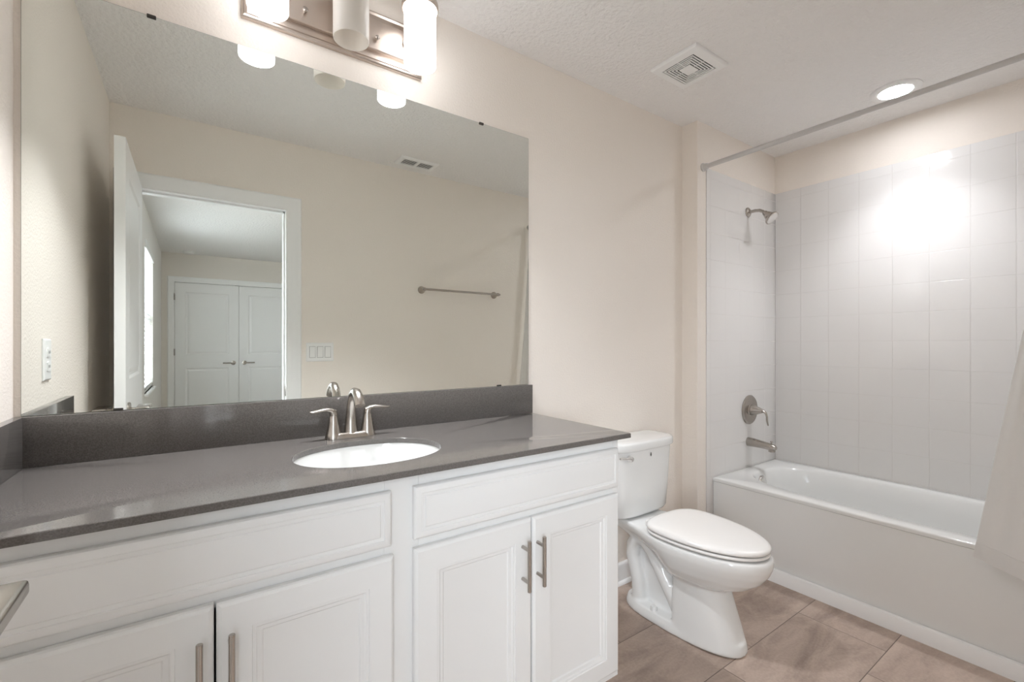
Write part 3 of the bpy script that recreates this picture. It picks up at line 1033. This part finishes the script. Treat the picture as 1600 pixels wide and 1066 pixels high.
# trapway: up from the bowl, over and down to the foot
path = [(-0.400, 0.085), (-0.375, 0.130), (-0.340, 0.185), (-0.305, 0.240), (-0.270, 0.287), (-0.230, 0.318), (-0.190, 0.315), (-0.163, 0.280), (-0.160, 0.230), (-0.175, 0.180), (-0.190, 0.130), (-0.195, 0.080), (-0.195, 0.030)]
for sx in (-1, 1):
    b.tube([(TX + sx * 0.062, y, z) for y, z in path], [0.030, 0.032, 0.034, 0.034, 0.034, 0.034, 0.034, 0.034, 0.033, 0.032, 0.032, 0.033, 0.036], 20, up=(1, 0, 0))
bo = build('bowl', b, M['porcelain'], toilet)
rm = bo.modifiers.new('fuse', 'REMESH')
rm.mode = 'VOXEL'
rm.voxel_size = 0.0055
rm.use_smooth_shade = True
sm = bo.modifiers.new('glaze', 'SMOOTH')
sm.factor = 0.5
sm.iterations = 7
for s in (-1, 1):
    build('bolt_cap', MB().lathe([(0.015, 0.036), (0.0145, 0.056), (0.011, 0.063), (0, 0.065)], (TX + s * 0.092, -0.297, 0), n=20), M['porcelain'], toilet)
b = MB()
ts = []
for z, hw, yb, yf in ((0.402, 0.150, -0.060, -0.165), (0.412, 0.178, -0.036, -0.186), (0.424, 0.188, -0.030, -0.192), (0.55, 0.197, -0.027, -0.200), (0.716, 0.208, -0.024, -0.206)):
    ts.append(outline(TX, yb, yf, hw, z, 7, 3.6, 0.45))
b.loft(ts)
tank = build('tank', b, M['porcelain'], toilet, angle=50)
ls = []
for z, i in ((0.7165, 0.008), (0.719, 0.002), (0.724, 0.0), (0.748, 0.0), (0.755, 0.004), (0.7585, 0.014), (0.760, 0.04)):
    ls.append(outline(TX, -0.012 - i, -0.218 + i, 0.219 - i, z, 7, 3.6, 0.45))
build('tank_lid', MB().loft(ls), M['porcelain'], toilet, angle=50)
lv = MB().lathe([(0.014, 0.0), (0.014, 0.006), (0.010, 0.010), (0.009, 0.016)], (TX - 0.142, -0.2005, 0.690), (0, -1, 0), 20)
lv.tube([(TX - 0.134 - 0.090 * t / 7, -0.2185 - 0.001 * t, 0.690 + 0.0022 * t) for t in range(8)], [(0.006, 0.0075), (0.0125, 0.013), (0.011, 0.0115), (0.008, 0.0075), (0.006, 0.0060), (0.0055, 0.0060), (0.0065, 0.0065), (0.004, 0.004)], 16)
build('flush_lever', lv, M['chrome'], toilet, label='chrome flush lever')
# small oval maker's badge on the tank, as a plain dark mark in an oval line
mk = MB()
mk.lathe([(0.0045, 0), (0.0045, 0.0006)], (TX + 0.005, -0.2068, 0.690), (0, -1, 0), 12)
mk.tube([(TX + 0.005, -0.2072, 0.683), (TX + 0.0052, -0.2072, 0.700)], 0.0018, 8)
o = build('tank_mark', mk, M['bronze'], tank, label='small dark mark on the tank front')
def seat_ring(i, z): return egg(TX, -0.42, 0.180 - i, 0.150 - i, 0.315 - i, z, 3.2, 2.03, 80)
build('seat', MB().loft([seat_ring(0.030, 0.4075), seat_ring(0.006, 0.4068), seat_ring(0.003, 0.4085), seat_ring(0.002, 0.4120), seat_ring(0.003, 0.4165), seat_ring(0.007, 0.4190), seat_ring(0.018, 0.4165), seat_ring(0.050, 0.4150)]), M['seat'], toilet, angle=60)
build('lid', MB().loft([seat_ring(0.06, 0.4262), seat_ring(0.010, 0.4262), seat_ring(0.003, 0.4242), seat_ring(0.0005, 0.428), seat_ring(0.001, 0.434), seat_ring(0.005, 0.4395), seat_ring(0.014, 0.4428), seat_ring(0.035, 0.4445), seat_ring(0.08, 0.4452)]), M['seat'], toilet, angle=60)
for s in (-1, 1):
    build('hinge', MB().box(TX + s * 0.075 - 0.020, TX + s * 0.075 + 0.020, -0.2665, -0.250, 0.4008, 0.4235, 0.004), M['seat'], toilet)

# ================================================================== BATHTUB
BX0, BX1, BY0, BY1 = 2.765, XR - 0.008, YF + 0.008, YJ - 0.008
tub = thing('bathtub', 'white alcove bathtub with a flat apron along the tiled wall', 'bathtub', ((BX0 + BX1) / 2, (BY0 + BY1) / 2, 0))
ZR = 0.446
cx_, cy_ = (BX0 + BX1) / 2 + 0.010, (BY0 + BY1) / 2 - 0.004
ta = [2 * PI * k / 144 for k in range(144)]
for a in ((BX0, BY0), (BX0, BY1), (BX1, BY0), (BX1, BY1)):
    ta.append(math.atan2(a[1] - cy_, a[0] - cx_) % (2 * PI))
ta = sorted(set(round(a, 6) for a in ta))
def TR(i, z): return [rect_hit(BX0 + i, BX1 - i, BY0 + i, BY1 - i, cx_, cy_, a) + (z,) for a in ta]
def TE(hx, hy, z, dy=0.0, n=3.0): return [ell_hit(cx_, cy_, hx, hy, a, n)[0:1] + (ell_hit(cx_, cy_, hx, hy, a, n)[1] + dy, z) for a in ta]
rim = [TR(0.003, 0.425), TR(0.0, 0.427), TR(0.0, 0.440), TR(0.002, 0.444), TR(0.007, ZR), TE(0.296, 0.630, ZR), TE(0.290, 0.624, ZR - 0.003), TE(0.283, 0.614, ZR - 0.016),
       TE(0.272, 0.598, 0.36), TE(0.262, 0.572, 0.26, 0, 3.2), TE(0.250, 0.515, 0.16, 0.01, 3.4), TE(0.225, 0.480, 0.105, 0.01, 3.4), TE(0.16, 0.40, 0.085, 0.01), TE(0.03, 0.08, 0.082, 0.01)]
under = [TE(0.03, 0.08, 0.070, 0.01), TE(0.17, 0.42, 0.072, 0.01), TE(0.245, 0.51, 0.095, 0.01, 3.4), TE(0.275, 0.545, 0.16, 0.01, 3.4), TE(0.290, 0.620, 0.36), TE(0.305, 0.642, 0.415), TR(0.02, 0.424)]
build('basin', MB().loft(rim + under, loop=True), M['acrylic'], tub, angle=55)
build('apron', MB().box(BX0 + 0.002, BX0 + 0.016, BY0 + 0.001, BY1 - 0.001, 0.001, 0.4245, 0.002), M['acrylic'], tub)
build('overflow_cover', MB().lathe([(0.037, 0.0), (0.037, 0.006), (0.033, 0.012), (0.020, 0.016), (0.0, 0.017)], (3.100, cy_ + 0.6005, 0.390), (0, -1, 0.12), 28), M['chrome'], tub, label='chrome overflow cover')
build('drain', MB().lathe([(0.032, 0.0855), (0.032, 0.089), (0.026, 0.091), (0, 0.0915)], (cx_, cy_ + 0.36, 0), n=28), M['chrome'], tub, label='chrome drain')

YT = YJ - 0.006
shd = thing('shower', 'brushed nickel shower head on a bent arm high on the tiled wall', 'shower head', (3.150, YT, 2.014))
build('flange', MB().lathe([(0.030, 0.0004), (0.029, 0.004), (0.022, 0.010), (0.010, 0.013)], (3.150, YT, 2.014), (0, -1, 0), 28), M['nickel'], shd)
build('arm', MB().tube([(3.150, YT - 0.008, 2.014), (3.150, YT - 0.045, 2.014), (3.150, YT - 0.070, 2.010), (3.150, YT - 0.090, 1.999), (3.150, YT - 0.106, 1.982)], 0.0095, 16, up=(1, 0, 0)), M['nickel'], shd)
hd = build('head', MB().lathe([(0.010, -0.012), (0.015, -0.006), (0.0165, 0.004), (0.019, 0.008), (0.024, 0.022), (0.029, 0.036), (0.038, 0.044), (0.0415, 0.049), (0.0415, 0.054), (0.036, 0.056)],
                              (3.150, YT - 0.105, 1.984), (0, -0.72, -0.70), 36), M['nickel'], shd)
build('spray_face', MB().lathe([(0.0355, 0.0562), (0.034, 0.058), (0.020, 0.0595), (0.0, 0.060)], (3.150, YT - 0.105, 1.984), (0, -0.72, -0.70), 36), M['chrome'], hd)

sv = thing('shower_valve', 'round brushed nickel shower valve with a lever above the tub spout', 'valve', (3.166, YT, 0.797))
build('escutcheon', MB().lathe([(0.090, 0.0004), (0.090, 0.004), (0.085, 0.009), (0.070, 0.012), (0.040, 0.014), (0.036, 0.018), (0.0, 0.018)], (3.166, YT, 0.797), (0, -1, 0), 48), M['nickel'], sv)
build('hub', MB().lathe([(0.033, 0.0182), (0.032, 0.028), (0.029, 0.036), (0.018, 0.066), (0.012, 0.080), (0.0, 0.082)], (3.166, YT, 0.797), (0, -1, 0), 36), M['nickel'], sv)
build('lever', MB().tube([(3.166, YT - 0.060, 0.798), (3.167, YT - 0.084, 0.797), (3.170, YT - 0.098, 0.788), (3.174, YT - 0.103, 0.765), (3.177, YT - 0.102, 0.738), (3.180, YT - 0.106, 0.712)],
                          [(0.012, 0.012), (0.011, 0.010), (0.010, 0.007), (0.009, 0.006), (0.010, 0.006), (0.006, 0.004)], 16, up=(0, 0, 1)), M['nickel'], sv)

tsp = thing('tub_spout', 'brushed nickel tub spout low on the tiled wall above the bathtub', 'spout', (3.150, YT, 0.600))
b = MB()
b.tube([(3.150, YT - 0.0004, 0.602), (3.150, YT - 0.03, 0.602), (3.150, YT - 0.09, 0.598), (3.150, YT - 0.130, 0.594), (3.150, YT - 0.156, 0.590), (3.150, YT - 0.165, 0.588)],
       [(0.0255, 0.027), (0.025, 0.0265), (0.023, 0.022), (0.022, 0.020), (0.020, 0.018), (0.015, 0.012)], 24, up=(0, 0, 1))
b.lathe([(0.019, 0.585), (0.0185, 0.565), (0.0155, 0.5635), (0, 0.5635)], (3.150, YT - 0.142, 0), (0, 0, 1), 24)
build('spout_body', b, M['nickel'], tsp, angle=45)
build('diverter_knob', MB().lathe([(0.0035, 0.605), (0.0035, 0.620), (0.007, 0.621), (0.0075, 0.626), (0.004, 0.629), (0, 0.6292)], (3.150, YT - 0.140, 0), n=20), M['nickel'], tsp)

# ------------------------------------------------------------------ shower rod and curtain
rod = thing('shower_rod', 'straight white metal shower curtain rod over the bathtub edge', 'curtain rod', (2.680, -0.8, 2.188))
build('rod_tube', MB().lathe([(0.0125, 0), (0.0125, 0.72), (0.0112, 0.722), (0.0112, 1.396)], (2.680, YJ - 0.011, 2.188), (0, -1, 0), 24), M['rod'], rod)
for y, s in ((YJ, -1), (YF, 1)):
    build('end_cap', MB().lathe([(0.024, 0.0004), (0.024, 0.006), (0.019, 0.010), (0.0155, 0.030), (0.0135, 0.031)], (2.680, y, 2.188), (0, s, 0), 28), M['rod'], rod)

b = MB()
NU, NV = 90, 60
rows = []
for j in range(NV + 1):
    v = j / NV                                        # 0 at the rod, 1 at the hem
    y0 = -1.440 + (-1.166 + 1.440) * v ** 0.95        # free edge
    y1 = -1.483 - 0.015 * v
    xb = 2.684 + (2.702 - 2.684) * v
    z = 2.1700 + (0.420 - 2.1700) * v
    row = []
    for i in range(NU + 1):
        u = i / NU
        amp = 0.016 * (1 - v) ** 0.8 + 0.0018 * v
        y = y0 + (y1 - y0) * u
        ph = 2 * PI * u * (5.0)
        x = xb - 0.19 * v ** 1.1 * u + amp * (math.cos(ph) - 1) * min(1, u * 6)
        row.append((x, y, z - 0.02 * v * u))
    rows.append(row)
b.loft(rows, False, False, closed=False)
cur = build('shower_curtain', b, M['fabric'])
so = cur.modifiers.new('thickness', 'SOLIDIFY')
so.thickness = 0.002
tag(cur, 'white fabric shower curtain gathered at the right edge of the picture', 'curtain')
hb = MB()
hr = [[(p[0] - 0.0012, p[1], p[2]) for p in rows[-1]], [(p[0] - 0.0012, p[1], p[2]) for p in rows[-3]]]
hb.loft([[(p[0] + d, p[1], p[2] + dz) for p in rows[j]] for j, d, dz in ((-1, -0.0006, 0), (-1, -0.0026, 0), (-3, -0.0026, 0), (-3, -0.0006, 0))], closed=False, loop=True)
build('hem', hb, M['fabric'], cur)
for k in range(5):
    yk = -1.446 - 0.0085 * k
    tr = MB()
    tr.ringlathe([(0.0175 + 0.0013 * math.cos(a * PI / 4), 0.0013 * math.sin(a * PI / 4)) for a in range(8)], (2.680, yk, 2.1839), (0, 1, 0), 28)
    build('ring', tr, M['rod'], cur, label='small metal curtain ring')
